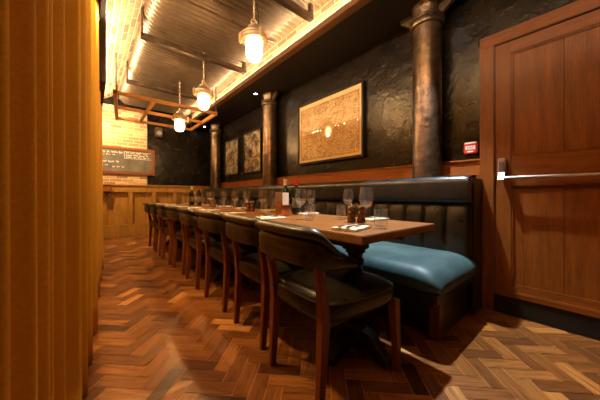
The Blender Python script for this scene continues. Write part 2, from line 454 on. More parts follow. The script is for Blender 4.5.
# push bar
pb = B(); tube(pb, [(DX - .07, yL - .045, 1.05), (DX - .07, yR + .06, 1.05)], .011, 12)
bar = obj('push_bar', pb, 'chrome', dr)
for y in (yL - .05, yR + .07):
    bm = B(); box(bm, (DX - .045, y - .024, 1.09), (DX, y + .024, 1.20), .006); box(bm, (DX - .048, y - .022, 1.175), (DX, y + .022, 1.205), .004); obj('bar_bracket', bm, 'iron' if False else 'chrome', bar)
    bm = B(); loft(bm, [[V((DX - .045, y - .02, 1.095)), V((DX - .005, y - .02, 1.095)), V((DX - .005, y + .02, 1.095)), V((DX - .045, y + .02, 1.095))],
                        [V((DX - .085, y - .016, 1.038)), V((DX - .055, y - .016, 1.038)), V((DX - .055, y + .016, 1.038)), V((DX - .085, y + .016, 1.038))]])
    obj('bar_arm', bm, 'chrome', bar)
    bm = B(); box(bm, (DX - .0485, y - .017, 1.10), (DX - .044, y + .017, 1.172), .002); obj('bracket_plate', bm, 'iron', bar)

# ------------------------------------------------------------------ curtain
bm = B(); rows = []
NZ = 14; ny = 900; ya, yb = .25, 4.05
prof = []
for i in range(ny + 1):
    y = ya + (yb - ya) * i / ny
    prof.append(y)
for k in range(NZ + 1):
    row = []
    spread = 1.12 - .25 * (k / NZ)
    for y in prof:
        top = 2.62 if y < 3.16 else 2.035
        z = .012 + (top - .012) * k / NZ
        ph = 2 * PI * 6.2 * math.log(y / .25) + .5 * math.sin(y * 5) + .25 * math.sin(z * 1.3 + y * 2)
        am = .020 + .014 * min(y, 1.5)
        sn = math.sin(ph)
        x = -.142 + .056 * y + am * spread * math.sin(ph) + .010 * math.sin(2 * PI * y / .53 + .6)
        row.append(bm.verts.new((x, y + .012 * spread * math.cos(ph), z)))
    rows.append(row)
for k in range(NZ):
    for i in range(ny):
        bm.faces.new((rows[k][i], rows[k][i + 1], rows[k + 1][i + 1], rows[k + 1][i]))
cu = obj('curtain', bm, 'curtain', angle=180)
q = cu.modifiers.new('t', 'SOLIDIFY'); q.thickness = .006; q.offset = 1
tag(cu, 'mustard velvet curtain hanging in folds from ceiling to floor at left', 'curtain')

# ------------------------------------------------------------------ cast iron columns
def column(x, y, r):
    t = thing('cast_iron_column', '', 'column', (x, y, 0), 0, 'cast iron columns along the black wall')
    bm = B(); lathe(bm, [(r * 1.0, 0), (r, 1.2), (r * .98, 2.46)], 40); obj('shaft', bm, 'pipe', t)
    bm = B(); lathe(bm, [(r * .97, 2.44), (r * 1.12, 2.45), (r * 1.16, 2.465), (r * 1.10, 2.48), (r * 1.10, 2.487), (r * 1.2, 2.495), (r * 1.2, 2.515), (r * 1.06, 2.53), (r * .95, 2.535)], 40); obj('collar', bm, 'pipe', t)
    bm = B(); lathe(bm, [(r * .9, 2.52), (r * .92, 2.58), (r * 1.02, 2.625), (r * 1.05, 2.637)], 40); obj('capital', bm, 'pipe', t)
    for s in (-1, 1):
        bm = B()
        pr = [(r * .8, 2.50), (r * .95, 2.50), (r * 2.0, 2.60), (r * 2.0, 2.636), (r * .8, 2.636)]
        loft(bm, [[V((-.02, s * a, z)) for a, z in pr], [V((.02, s * a, z)) for a, z in pr]]); obj('bracket', bm, 'pipe', t, smooth=False)
    return t
c1 = column(2.37, 1.01, .122); c1['label'] = 'thick brown cast iron column nearest the timber door'
remember(c1)
dup(c1, (2.37, 3.64, 0), 0, 'middle cast iron column, between the large map and two small pictures')
dup(c1, (2.37, 6.05, 0), 0, 'farthest cast iron column, in the back corner by the two small pictures')

# ------------------------------------------------------------------ pictures on the right wall
def picture(name, label, y0, y1, z0, z1, fw, depth, mname, group, out=.0):
    t = thing(name, label, 'picture', (X1, (y0 + y1) / 2, z0), 0, group)
    w = (y1 - y0) / 2; h = z1 - z0
    d = depth
    bm = B()
    for lo, hi in (((-d, -w, 0), (0, w, fw)), ((-d, -w, h - fw), (0, w, h)), ((-d, -w, fw), (0, -w + fw, h - fw)), ((-d, w - fw, fw), (0, w, h - fw))):
        box(bm, lo, hi, .003)
    obj('frame', bm, 'black_gloss', t)
    bm = B(); box(bm, (-d * .55, -w + fw, fw), (-.002, w - fw, h - fw)); p = obj('print', bm, mname, t, smooth=False)
    bm = B(); box(bm, (-d * .8, -w + fw, fw), (-d * .8 + .002, w - fw, h - fw)); obj('glass', bm, 'pane', t, smooth=False)
    return t, w, h, d
mp, w, h, d = picture('framed_map', 'large framed street map in sepia on the black wall', 1.77, 2.985, 1.375, 2.285, .028, .05, 'mount', None)
xm = -d * .55 - .001
bm = B(); box(bm, (xm - .001, -w + .065, .06), (xm, w - .065, h - .085)); obj('map_sheet', bm, 'map', mp, smooth=False)
bm = B()
random.seed(3)
pts = []
for k in range(26):
    a = 2 * PI * k / 26; rr = .16 + .05 * math.sin(3 * a + 1) + random.uniform(-.02, .02)
    pts.append((xm - .002, -.10 + rr * 1.2 * math.cos(a), .50 + rr * .8 * math.sin(a)))
tube(bm, pts, .0035, 5, True)
obj('boundary_line', bm, 'redline', mp)
bm = B()
tube(bm, [(xm - .002, .5 - t_ * 1.0, .37 + .09 * math.sin(t_ * 9) + .12 * t_) for t_ in [i / 40 for i in range(41)]], .004, 5)
obj('river_line', bm, 'riverline', mp)
bm = B()
for (ya_, za_, yb_, zb_) in ((-w + .075, .075, w - .075, .075), (-w + .075, h - .10, w - .075, h - .10), (-w + .075, .075, -w + .075, h - .10), (w - .075, .075, w - .075, h - .10)):
    tube(bm, [(xm - .002, ya_, za_), (xm - .002, yb_, zb_)], .0022, 5)
for k in range(16):
    a, b_ = random.uniform(-.45, .45), random.uniform(.12, .72); an = random.uniform(0, PI); ln = random.uniform(.1, .3)
    tube(bm, [(xm - .002, a, b_), (xm - .002, max(-.5, min(.5, a + ln * math.cos(an))), max(.09, min(.78, b_ + ln * math.sin(an) * .6)))], .0018, 5)
obj('map_linework', bm, 'brownline', mp)
picture('framed_photograph', 'small framed sepia photograph right beside the middle column', 4.09, 4.80, 1.36, 2.21, .035, .035, photo_mat(1.3), 'small framed photographs')
picture('framed_photograph', 'small framed sepia photograph nearer the back corner', 5.03, 5.74, 1.36, 2.19, .035, .035, photo_mat(4.1), 'small framed photographs')

# fire call point
t = thing('fire_alarm_call_point', 'small red fire alarm call point on black wall beside the door frame', 'fire alarm', (X1, .695, 1.27))
bm = B(); box(bm, (-.035, -.05, 0), (0, .05, .10), .008); obj('housing', bm, 'red', t)
bm = B(); box(bm, (-.037, -.036, .035), (-.034, .036, .065), .001); obj('break_glass', bm, 'white', t)
bm = B(); box(bm, (-.037, -.022, .012), (-.0345, .022, .024), .001); obj('label_strip', bm, 'white', t)
bm = B(); box(bm, (-.037, -.042, .084), (-.0345, .042, .096), .001); obj('label_strip', bm, 'white', t)
def text(name, s, size, loc, rot, m, parent, extr=.0005, align='CENTER'):
    cu = bpy.data.curves.new(name, 'FONT'); cu.body = s; cu.size = size; cu.extrude = extr; cu.align_x = align; cu.align_y = 'CENTER'
    o = bpy.data.objects.new(name + '_curve', cu); COL.objects.link(o)
    dg = bpy.context.evaluated_depsgraph_get(); me = bpy.data.meshes.new_from_object(o.evaluated_get(dg))
    bpy.data.objects.remove(o)
    me.materials.clear(); me.materials.append(M[m])
    ob = bpy.data.objects.new(name, me); COL.objects.link(ob); ob.location = loc; ob.rotation_euler = rot; ob.parent = parent
    return ob
text('lettering', 'FIRE', .026, (-.0375, 0, .05), (PI / 2, 0, -PI / 2), 'ink', t)

# ------------------------------------------------------------------ chalkboard on brick
BY = Y1 - .036
t = thing('chalkboard', 'long wood framed chalkboard with white handwriting on the brick wall', 'chalkboard', (0, BY, 1.37))
xa, xb, hh = -.42, 1.16, .60
bm = B()
for lo, hi in (((xa, -.03, 0), (xb, 0, .062)), ((xa, -.03, hh - .062), (xb, 0, hh)), ((xa, -.03, .06), (xa + .062, 0, hh - .06)), ((xb - .062, -.03, .06), (xb, 0, hh - .06))): box(bm, lo, hi, .006)
obj('frame', bm, 'chair_wood', t)
m_, nt, b = mat('chalkboard slate', .5, 0, (.05, .045, .04))
f = noise(nt, coords(nt), 4, 5, .6); r = ramp(nt, [(.35, (.05, .042, .034)), (.7, (.13, .11, .09))], f); nt.links.new(r.outputs[0], b.inputs['Base Color'])
bm = B(); box(bm, (xa + .06, -.012, .06), (xb - .06, 0, hh - .06)); obj('slate', bm, m_, t, smooth=False)
rg = random.Random(5)
def scrawl(x, z, w, hgt, thick=.0035):
    bm = B()
    while w > .02:
        ln = min(w, rg.uniform(.05, .13)); p = []
        k = max(5, int(ln / .007))
        for i in range(k):
            p.append((x + ln * i / k + .006 * math.sin(i * 2.1), -.0135, z + hgt * (.5 * math.sin(i * 1.9 + rg.random()) + .25 * rg.uniform(-1, 1))))
        tube(bm, p, thick, 4); x += ln + .022; w -= ln + .022
    obj('chalk_writing', bm, 'chalk', t)
scrawl(.06, .475, .48, .03); scrawl(.60, .48, .46, .028); scrawl(.60, .435, .46, .03); scrawl(.60, .392, .46, .028)
scrawl(.12, .42, .3, .026); scrawl(.14, .27, .34, .036); scrawl(.14, .19, .16, .026); scrawl(.36, .165, .22, .03)
scrawl(-.3, .47, .3, .04); scrawl(-.3, .36, .26, .04)
for (p, q_) in (((.575, .51), (.575, .36)), ((.575, .51), (1.08, .505)), ((.575, .36), (1.08, .36))):
    bm = B(); tube(bm, [(p[0], -.0135, p[1]), (q_[0], -.0135, q_[1])], .003, 4); obj('chalk_line', bm, 'chalk', t)
# wall box + speaker
t = thing('wall_box', 'small wooden box fixed to the panelling beside the curtain', 'box', (.24, PY - .055, .93))
bm = B(); box(bm, (-.085, -.10, .06), (.085, 0, .20), .006); obj('body', bm, 'rail_wood', t)
bm = B(); box(bm, (-.10, -.115, .20), (.10, 0, .222), .004); obj('lid', bm, 'panel_wood', t)
bm = B(); box(bm, (.03, -.085, 0), (.075, 0, .058), .004); obj('latch_block', bm, 'dark_wood', t)
t = thing('wall_speaker', 'small dark loudspeaker high on the black back wall', 'loudspeaker', (1.24, Y1, 2.28))
bm = B(); box(bm, (-.075, -.13, 0), (.075, -.02, .23), .015); obj('cabinet', bm, 'iron', t)
bm = B(); lathe(bm, [(.0, 0), (.03, .004), (.05, .012), (.055, .018), (.0, .018)], 20); 
bmesh.ops.rotate(bm, verts=bm.verts, matrix=Matrix.Rotation(PI / 2, 3, 'X')); bmesh.ops.translate(bm, verts=bm.verts, vec=(0, -.128, .09)); obj('cone', bm, 'grey', t)
bm = B(); box(bm, (-.02, -.03, .09), (.02, 0, .14)); obj('wall_bracket', bm, 'iron', t, smooth=False)

# ------------------------------------------------------------------ canopy, beams, rack
CZ = 2.93
def sheet(y0, y1, label):
    bm = B(); P = .076; rows = []
    prof = [(.50, .20), (.49, .13), (.50, .07), (.53, .03), (.57, .01), (.63, 0)] + [(.63 + 1.25 * i / 8, 0) for i in range(1, 9)]
    ny = int((y1 - y0) / P * 8)
    for i in range(ny + 1):
        y = y0 + (y1 - y0) * i / ny; o_ = .017 * math.sin(2 * PI * y / P)
        row = []
        for j, (x, z) in enumerate(prof):
            a, b_ = prof[max(j - 1, 0)], prof[min(j + 1, len(prof) - 1)]
            tx, tz = b_[0] - a[0], b_[1] - a[1]; l_ = math.hypot(tx, tz)
            row.append(bm.verts.new((x - tz / l_ * o_ * -1, y, CZ + z + tx / l_ * o_)))
        rows.append(row)
    for i in range(ny):
        for j in range(len(prof) - 1): bm.faces.new((rows[i][j], rows[i][j + 1], rows[i + 1][j + 1], rows[i + 1][j]))
    o = obj('corrugated_ceiling_sheet', bm, 'corr', angle=180)
    q = o.modifiers.new('t', 'SOLIDIFY'); q.thickness = .004; q.offset = 1
    return tag(o, label, 'ceiling sheet', 'corrugated ceiling sheets')
YB = [.50, 1.96, 3.44, 4.97]
sheet(-.9, YB[1], 'corrugated iron ceiling sheet nearest the camera, above the first lantern')
sheet(YB[1] + .005, YB[2], 'corrugated iron ceiling sheet between the first two crossing beams')
sheet(YB[2] + .005, YB[3], 'corrugated iron ceiling sheet around the middle lantern')
sheet(YB[3] + .005, 6.70, 'corrugated iron ceiling sheet farthest away, over the timber rack')
def crossbeam(y, label):
    t = thing('crossing_beam', label, 'ceiling beam', (0, y, 2.76), 0, 'steel beams under the corrugated ceiling')
    bm = B(); box(bm, (.45, -.03, 0), (1.80, .03, .012), .002); box(bm, (.45, -.03, .012), (1.80, -.018, .06), .002); obj('angle_bar', bm, 'iron', t)
    bm = B(); box(bm, (1.76, -.025, .012), (1.80, .025, .165), .002); obj('end_upright', bm, 'iron', t)
    bm = B(); box(bm, (.452, -.03, .012), (.475, .03, .58), .002); obj('hanger_strap', bm, 'iron', t)
    return t
crossbeam(YB[1] - .01, 'dark steel beam crossing the corrugated ceiling nearest the camera')
crossbeam(YB[2], 'dark steel beam crossing the corrugated ceiling just before the middle lantern')
crossbeam(YB[3], 'dark steel beam crossing the corrugated ceiling above the timber rack')
t = thing('timber_rack', 'orange timber ladder rack hanging under the far ceiling', 'rack', (0, 0, 2.40))
for y, xa, xb in ((4.54, .256, 1.79), (5.28, .33, 1.79), (6.03, .38, 1.79)):
    bm = B(); box(bm, (xa, y - .025, 0), (xb, y + .025, .05), .004); obj('rail', bm, 'rack_wood', t)
bm = B(); loft(bm, [[V((.25, 4.515, -.02)), V((.30, 4.515, -.02)), V((.30, 4.515, .055)), V((.25, 4.515, .055))], [V((.375, 6.05, -.02)), V((.425, 6.05, -.02)), V((.425, 6.05, .055)), V((.375, 6.05, .055))]]); obj('side_rail', bm, 'rack_wood', t)
bm = B(); box(bm, (1.76, 4.515, -.01), (1.80, 6.05, .055), .004); obj('side_rail', bm, 'rack_wood', t)
bm = B(); box(bm, (.76, 4.565, .005), (.81, 6.005, .045), .004); obj('cross_bar', bm, 'rack_wood', t)
for x, y, zt in ((.29, 4.54, .60), (1.78, 4.54, .53), (.405, 6.03, .67), (1.78, 6.03, .53)):
    bm = B(); box(bm, (x - .008, y - .008, .05), (x + .008, y + .008, zt)); obj('hanger_rod', bm, 'iron', t, smooth=False)
bm = B(); tube(bm, [(.12, 4.8, 2.92), (.3, 4.8, 2.955), (.52, 4.8, 2.96)], .004, 6)
tag(obj('cable', bm, 'iron'), 'thin dark cable crossing the lit brick beside the corrugated sheet', 'cable')

bm = B(); tube(bm, [(.58, 2.70, 2.893), (1.2, 2.69, 2.893), (1.84, 2.69, 2.893)], .012, 10)
for x in (.75, 1.25, 1.7): tube(bm, [(x, 2.69, 2.890), (x, 2.69, 2.916)], .016, 10)
tag(obj('conduit', bm, 'iron'), 'dark conduit pipe crossing under the corrugated sheet between two beams', 'pipe')
# LED strips
for y0_, y1_, lb in ((Y0 + .1, 3.15, 'warm LED strip on the left ledge before the dark bulkhead'), (3.30, Y1 - .15, 'warm LED strip on the left ledge beyond the dark bulkhead')):
    bm = B(); box(bm, (-.02, y0_, 2.701), (.0, y1_, 2.711)); tag(obj('led_strip', bm, 'led', smooth=False), lb, 'light strip', 'hidden LED strips')
bm = B(); box(bm, (1.925, Y0 + .1, SZ + .041), (1.945, Y1 - .1, SZ + .051)); tag(obj('led_strip', bm, 'led', smooth=False), 'warm LED strip behind the right soffit edge below the brick', 'light strip', 'hidden LED strips')

# ------------------------------------------------------------------ pendant lanterns
def lantern():
    t = thing('pendant_lantern', '', 'lamp', (0, 0, 0), 0, 'pendant lanterns over the table')
    bm = B(); lathe(bm, [(.0, 0), (.030, .003), (.058, .018), (.070, .045), (.077, .08), (.080, .14), (.086, .20), (.082, .20), (.076, .14), (.073, .08), (.066, .048), (.055, .022), (.028, .007), (.0, .005)], 32); obj('glass_jar', bm, 'jar', t)
    bm = B(); lathe(bm, [(.0, .062), (.022, .066), (.040, .085), (.046, .115), (.042, .145), (.03, .17), (.022, .19), (.022, .20), (.0, .20)], 24); obj('bulb', bm, 'bulb', t)
    bm = B(); lathe(bm, [(.092, .185), (.118, .188), (.128, .198), (.128, .212), (.118, .218), (.118, .228), (.128, .232), (.128, .246), (.112, .256), (.10, .26), (.08, .26), (.08, .205), (.092, .20)], 36, close=True); obj('flange', bm, 'gal', t)
    bm = B(); lathe(bm, [(.105, .255), (.10, .268), (.088, .285), (.068, .305), (.060, .312), (.058, .33), (.045, .34), (.030, .345), (.028, .36), (.0, .362)], 32); obj('cap', bm, 'gal', t)
    for k in range(3):
        a = 2 * PI * k / 3 + .5
        bm = B(); box(bm, (-.017, -.016, .175), (.017, .016, .262), .006); tube(bm, [(0, 0, .165), (0, 0, .272)], .008, 8)
        bmesh.ops.translate(bm, verts=bm.verts, vec=(.128, 0, 0)); bmesh.ops.rotate(bm, verts=bm.verts, matrix=Matrix.Rotation(a, 3, 'Z'))
        obj('clamp_lug', bm, 'gal', t)
    bm = B(); tube(bm, [(.030 * math.cos(2 * PI * i / 20), 0, .375 + .030 * math.sin(2 * PI * i / 20)) for i in range(20)], .008, 8, True); obj('hook_ring', bm, 'gal', t)
    return t
def chain(t, z0, z1):
    bm = B(); z = z0; k = 0
    while z < z1 - .01:
        pts = []
        for i in range(14):
            a = 2 * PI * i / 14; u_, w_ = .0085 * math.cos(a), .019 * math.sin(a)
            pts.append((u_, 0, z + .016 + w_) if k % 2 == 0 else (0, u_, z + .016 + w_))
        tube(bm, pts, .0032, 6, True); z += .029; k += 1
    c = obj('chain', bm, 'gal', t)
    bm = B(); lathe(bm, [(.03, z1 - .012), (.03, z1 - .002), (.0, z1 - .001)], 16); obj('ceiling_plate', bm, 'iron', t)
    bm = B()
    tube(bm, [(.02, 0, z0 - .04), (.05, .01, z0 - .01), (.062, .015, z0 + .06), (.045, .01, z0 + .13), (.02, 0, z0 + .17), (.0, .0, z1 - .012)] if z1 - z0 > .2 else [(.02, 0, z0 - .04), (.05, .01, z0), (.03, .01, z1 - .01)], .004, 8)
    obj('flex', bm, 'black', t)
LX = 1.21
lspec = [(2.13, 2.205, 'large pendant lantern nearest the camera, hanging first over the table'),
         (3.53, 2.11, 'middle pendant lantern of the row over the long table'),
         (4.74, 2.045, 'farthest pendant lantern, hanging through the timber rack'),
         (.74, 2.25, 'pendant lantern over the near end of the table, above the picture')]
l0 = lantern(); remember(l0)
for i, (y, z, lb) in enumerate(lspec):
    if i == 0: l0.location = (LX, y, z); l0['label'] = lb; t = l0
    else: t = dup(l0, (LX, y, z), .6 * i, lb)
    chain(t, .395, CZ - .012 - z)
    li = bpy.data.lights.new('lantern glow', 'POINT'); li.energy = 130 if i < 3 else 38; li.color = (1, .57, .22); li.shadow_soft_size = .022
    o = bpy.data.objects.new('lantern_light', li); COL.objects.link(o); o.location = (LX, y, z + .034)

def area(name, loc, rot, sx, sy, e, c):
    li = bpy.data.lights.new(name, 'AREA'); li.shape = 'RECTANGLE'; li.size = sx; li.size_y = sy; li.energy = e; li.color = c
    o = bpy.data.objects.new(name, li); COL.objects.link(o); o.location = loc; o.rotation_euler = rot
    return o
# strip light thrown by the hidden LED strips onto the brick
area('led_glow_left', (.02, .85, 2.72), (0, PI + .45, 0), .03, 4.5, 230, (1, .75, .46))
area('led_glow_left', (.02, 4.95, 2.72), (0, PI + .45, 0), .03, 3.2, 200, (1, .75, .46))
area('led_glow_right', (1.935, 2.6, SZ + .06), (0, PI + .25, 0), .03, 8, 200, (1, .75, .46))
# downlights
for i, (x, y, e, lb) in enumerate(((2.0, 1.0, 560, 'recessed white downlight in the soffit above the near banquette end'), (2.15, 3.73, 40, 'recessed white downlight in the soffit above the middle column'), (2.2, 6.35, 30, 'recessed white downlight in the soffit at the back corner'))):
    t = thing('downlight', lb, 'downlight', (x, y, SZ), 0, 'recessed downlights in the soffit')
    bm = B(); lathe(bm, [(.030, -.001), (.045, -.001), (.047, -.006), (.042, -.010), (.030, -.008)], 24, close=True); obj('bezel', bm, 'black_gloss', t)
    bm = B(); lathe(bm, [(.0, -.006), (.029, -.005), (.029, -.001), (.0, -.001)], 20); obj('lens', bm, 'spotlens', t)
    li = bpy.data.lights.new('downlight beam', 'SPOT'); li.energy = e; li.color = (.80, .92, 1.0); li.spot_size = math.radians(66); li.spot_blend = .4; li.shadow_soft_size = .02
    o = bpy.data.objects.new('downlight_beam', li); COL.objects.link(o); o.location = (x, y, SZ - .03); o.rotation_euler = (-.10, .17, 0)

for i, (y, e, lb) in enumerate(((1.75, 110, 'added unseen warm downlight above the curtain, nearest the camera'), (2.7, 170, 'added unseen warm downlight above the curtain, halfway along it'), (5.9, 330, 'added unseen warm downlight in front of the brick and chalkboard'))):
    x = .03  # added lamps, hidden from view, to brighten curtain, floor and back brick
    t = thing('downlight', lb, 'downlight', (x, y, 2.66), 0, 'added unseen warm downlights over the curtain')
    bm = B(); lathe(bm, [(.030, -.001), (.042, -.001), (.043, -.006), (.040, -.010), (.030, -.008)], 24, close=True); obj('bezel', bm, 'black_gloss', t)
    bm = B(); lathe(bm, [(.0, -.006), (.029, -.005), (.029, -.001), (.0, -.001)], 20); obj('lens', bm, 'led', t)
    li = bpy.data.lights.new('warm fill beam', 'SPOT'); li.energy = e; li.color = (1, .66, .30); li.spot_size = math.radians(125 if y < 4 else 150); li.spot_blend = .7; li.shadow_soft_size = .03
    o = bpy.data.objects.new('warm_fill_beam', li); COL.objects.link(o); o.location = (x, y, 2.63)
    o.rotation_euler = (0, 0, 0) if y < 4 else (.5, -.25, 0)

# ------------------------------------------------------------------ banquette
YA, YE = .62, 6.30
t = thing('banquette', 'long black leather banquette along the wall with blue-lit seat', 'bench', (0, 0, 0))
def sweep_y(bm, prof, ys, taper=None):
    rings = []
    for k, y in enumerate(ys):
        s = taper[k] if taper else 1
        cx = sum(p[0] for p in prof) / len(prof); cz = sum(p[1] for p in prof) / len(prof)
        rings.append([V((cx + (x - cx) * s, y, cz + (z - cz) * s)) for x, z in prof])
    loft(bm, rings)
def rr(x0, x1, z0, z1, rads, seg=6):
    """rounded rectangle profile, rads = (bl, br, tr, tl)"""
    out = []
    for (cx, cz, a0), r in zip(((x0, z0, PI), (x1, z0, 1.5 * PI), (x1, z1, 0), (x0, z1, .5 * PI)), rads):
        sx = 1 if cx == x0 else -1; sz = 1 if cz == z0 else -1
        for k in range(seg + 1):
            a = a0 + (PI / 2) * k / seg
            out.append((cx + sx * r + r * math.cos(a), cz + sz * r + r * math.sin(a)))
    return out
# seat cushions (three runs)
seat_breaks = [YA - .04, 2.55, 4.45, YE]
for a, b_ in zip(seat_breaks, seat_breaks[1:]):
    bm = B()
    prof = rr(1.52, 2.238, .335, .475, (.03, .02, .02, .09), 8)
    e = .06
    ys = [a + .001, a + .004, a + .012, a + .025, a + .045, a + .07, a + .10, a + .135, a + .17] + [a + .17 + (b_ - a - .22) * i / 10 for i in range(1, 10)] + [b_ - .05, b_ - .03, b_ - .015, b_ - .006, b_ - .001]
    rings = []
    for k, y in enumerate(ys):
        er, ed = (.17, .13) if a < YA and y - a < .2 else (.05, .03)
        dd = min(y - a, b_ - y); s = 0 if dd > er else (1 - math.sqrt(max(0, 1 - ((er - dd) / er) ** 2))) * ed
        rings.append([V((x + (s * .35 if x < 1.8 else 0), y, z - s * max(0, (z - .34) / .135) * .8)) for x, z in prof])
    loft(bm, rings)
    obj('seat_cushion', bm, 'seat_leather', t, angle=60)
bm = B(); box(bm, (1.545, YA - .012, .252), (2.236, YE, .336), .015, 3); obj('shaded_seat_front', bm, 'bench_leather', t)  # shade on the seat front put into the colour: darker leather than the cushion
# channelled back
bm = B(); rings = []
y = YA; CH = .168; ny = int((YE - YA) / CH * 10)
for i in range(ny + 1):
    y = YA + (YE - YA) * i / ny; ph = ((y - YA) / CH) % 1.0
    bul = math.sqrt(max(0, 1 - (2 * ph - 1) ** 2)) ** .7 * .032
    pr = []
    for k in range(9):
        s = k / 8
        z = .455 + .415 * s; x = 2.175 + .045 * s - bul * (math.sin(PI * min(1, max(0, s * 1.0))) ** .35 if 0 < s < 1 else .2)
        pr.append((x, z))
    ring = [V((x, y, z)) for x, z in pr] + [V((2.24, y, .87)), V((2.24, y, .455))]
    rings.append(ring)
loft(bm, rings); obj('channelled_back', bm, 'bench_leather', t, angle=60)
hb = [YA - .005, 1.92, 3.22, 4.52, 5.82, YE]
for a, b_ in zip(hb, hb[1:]):
    bm = B(); prof = rr(2.135, 2.242, .855, 1.072, (.045, .02, .03, .06), 7)
    ys = [a + .002, a + .008, a + .022, a + .05] + [a + .05 + (b_ - a - .1) * i / 6 for i in range(1, 6)] + [b_ - .05, b_ - .022, b_ - .008, b_ - .002]
    rings = []
    for y in ys:
        dd = min(y - a, b_ - y); s = 1 if dd > .05 else 1 - .10 * (1 - math.sqrt(max(0, 1 - ((.05 - dd) / .05) ** 2)))
        rings.append([V((2.19 + (x - 2.19) * s, y, .96 + (z - .96) * s)) for x, z in prof])
    loft(bm, rings); obj('head_roll', bm, 'bench_leather', t, angle=60)
bm = B(); box(bm, (1.72, YA + .03, 0), (2.238, YE, .249), .004); obj('base', bm, 'black_wood', t)
bm = B(); box(bm, (1.68, YA + .02, 0), (1.745, YA + .085, .249), .004); obj('corner_post', bm, 'door_wood', t)
bm = B(); box(bm, (2.244, YA - .012, 0), (2.466, YA + .003, 1.05), .003); obj('end_panel', bm, 'black_wood', t)
for a, b_ in ((YA + .004, .88), (1.14, 3.51), (3.77, 5.92), (6.18, YE)):
    bm = B(); box(bm, (2.244, a, .99), (2.463, b_, 1.02), .003); obj('back_ledge', bm, 'black_wood', t)

# ------------------------------------------------------------------ tables
def table(label, y0, y1):
    t = thing('dining_table', label, 'table', (1.212, (y0 + y1) / 2, 0), 0, 'long dining tables')
    h = (y1 - y0) / 2
    bm = B(); box(bm, (-.358, -h, .712), (.358, h, .75), .004); obj('tabletop', bm, 'table_wood', t)
    bm = B()
    for x in (-.20, .20): box(bm, (x - .014, -h + .12, .655), (x + .014, h - .12, .711), .002)
    obj('under_rail', bm, 'black_wood', t)
    for s in (-1, 1):
        yc = s * (h - .31)
        bm = B(); box(bm, (-.085, yc - .085, .655), (.085, yc + .085, .711), .006)
        box(bm, (-.06, yc - .06, .60), (.06, yc + .06, .656), .008)
        lathe(bm, [(.055, .60), (.060, .585), (.045, .575), (.04, .55), (.052, .54), (.052, .52), (.038, .505), (.045, .46), (.066, .38), (.07, .33), (.058, .28), (.042, .25), (.055, .235), (.055, .215), (.042, .205), (.062, .18), (.07, .165), (.07, .10), (.0, .10)], 24, (0, yc, 0))
        p = obj('pedestal', bm, 'black_wood', t)
        for dx, dy in ((1, 0), (-1, 0), (0, 1), (0, -1)):
            bm = B(); rings = []
            for k, (r_, zt, zb, w_) in enumerate(((.03, .165, .05, .075), (.12, .135, .04, .07), (.18, .085, .015, .06), (.21, .055, 0, .055), (.225, .04, 0, .05))):
                pts = [(-w_ / 2, zb), (w_ / 2, zb), (w_ / 2, zt), (-w_ / 2, zt)]
                rings.append([V((dx * r_ + (a if dx == 0 else 0), yc + dy * r_ + (a if dy == 0 else 0), z)) for a, z in pts])
            loft(bm, rings); obj('foot', bm, 'black_wood', p, bevel=.006)
    return t
table('near dining table of polished brown wood with black turned pedestals', .62, 2.92)
table('far dining table of brown wood, toward the back panelling', 2.93, 5.23)

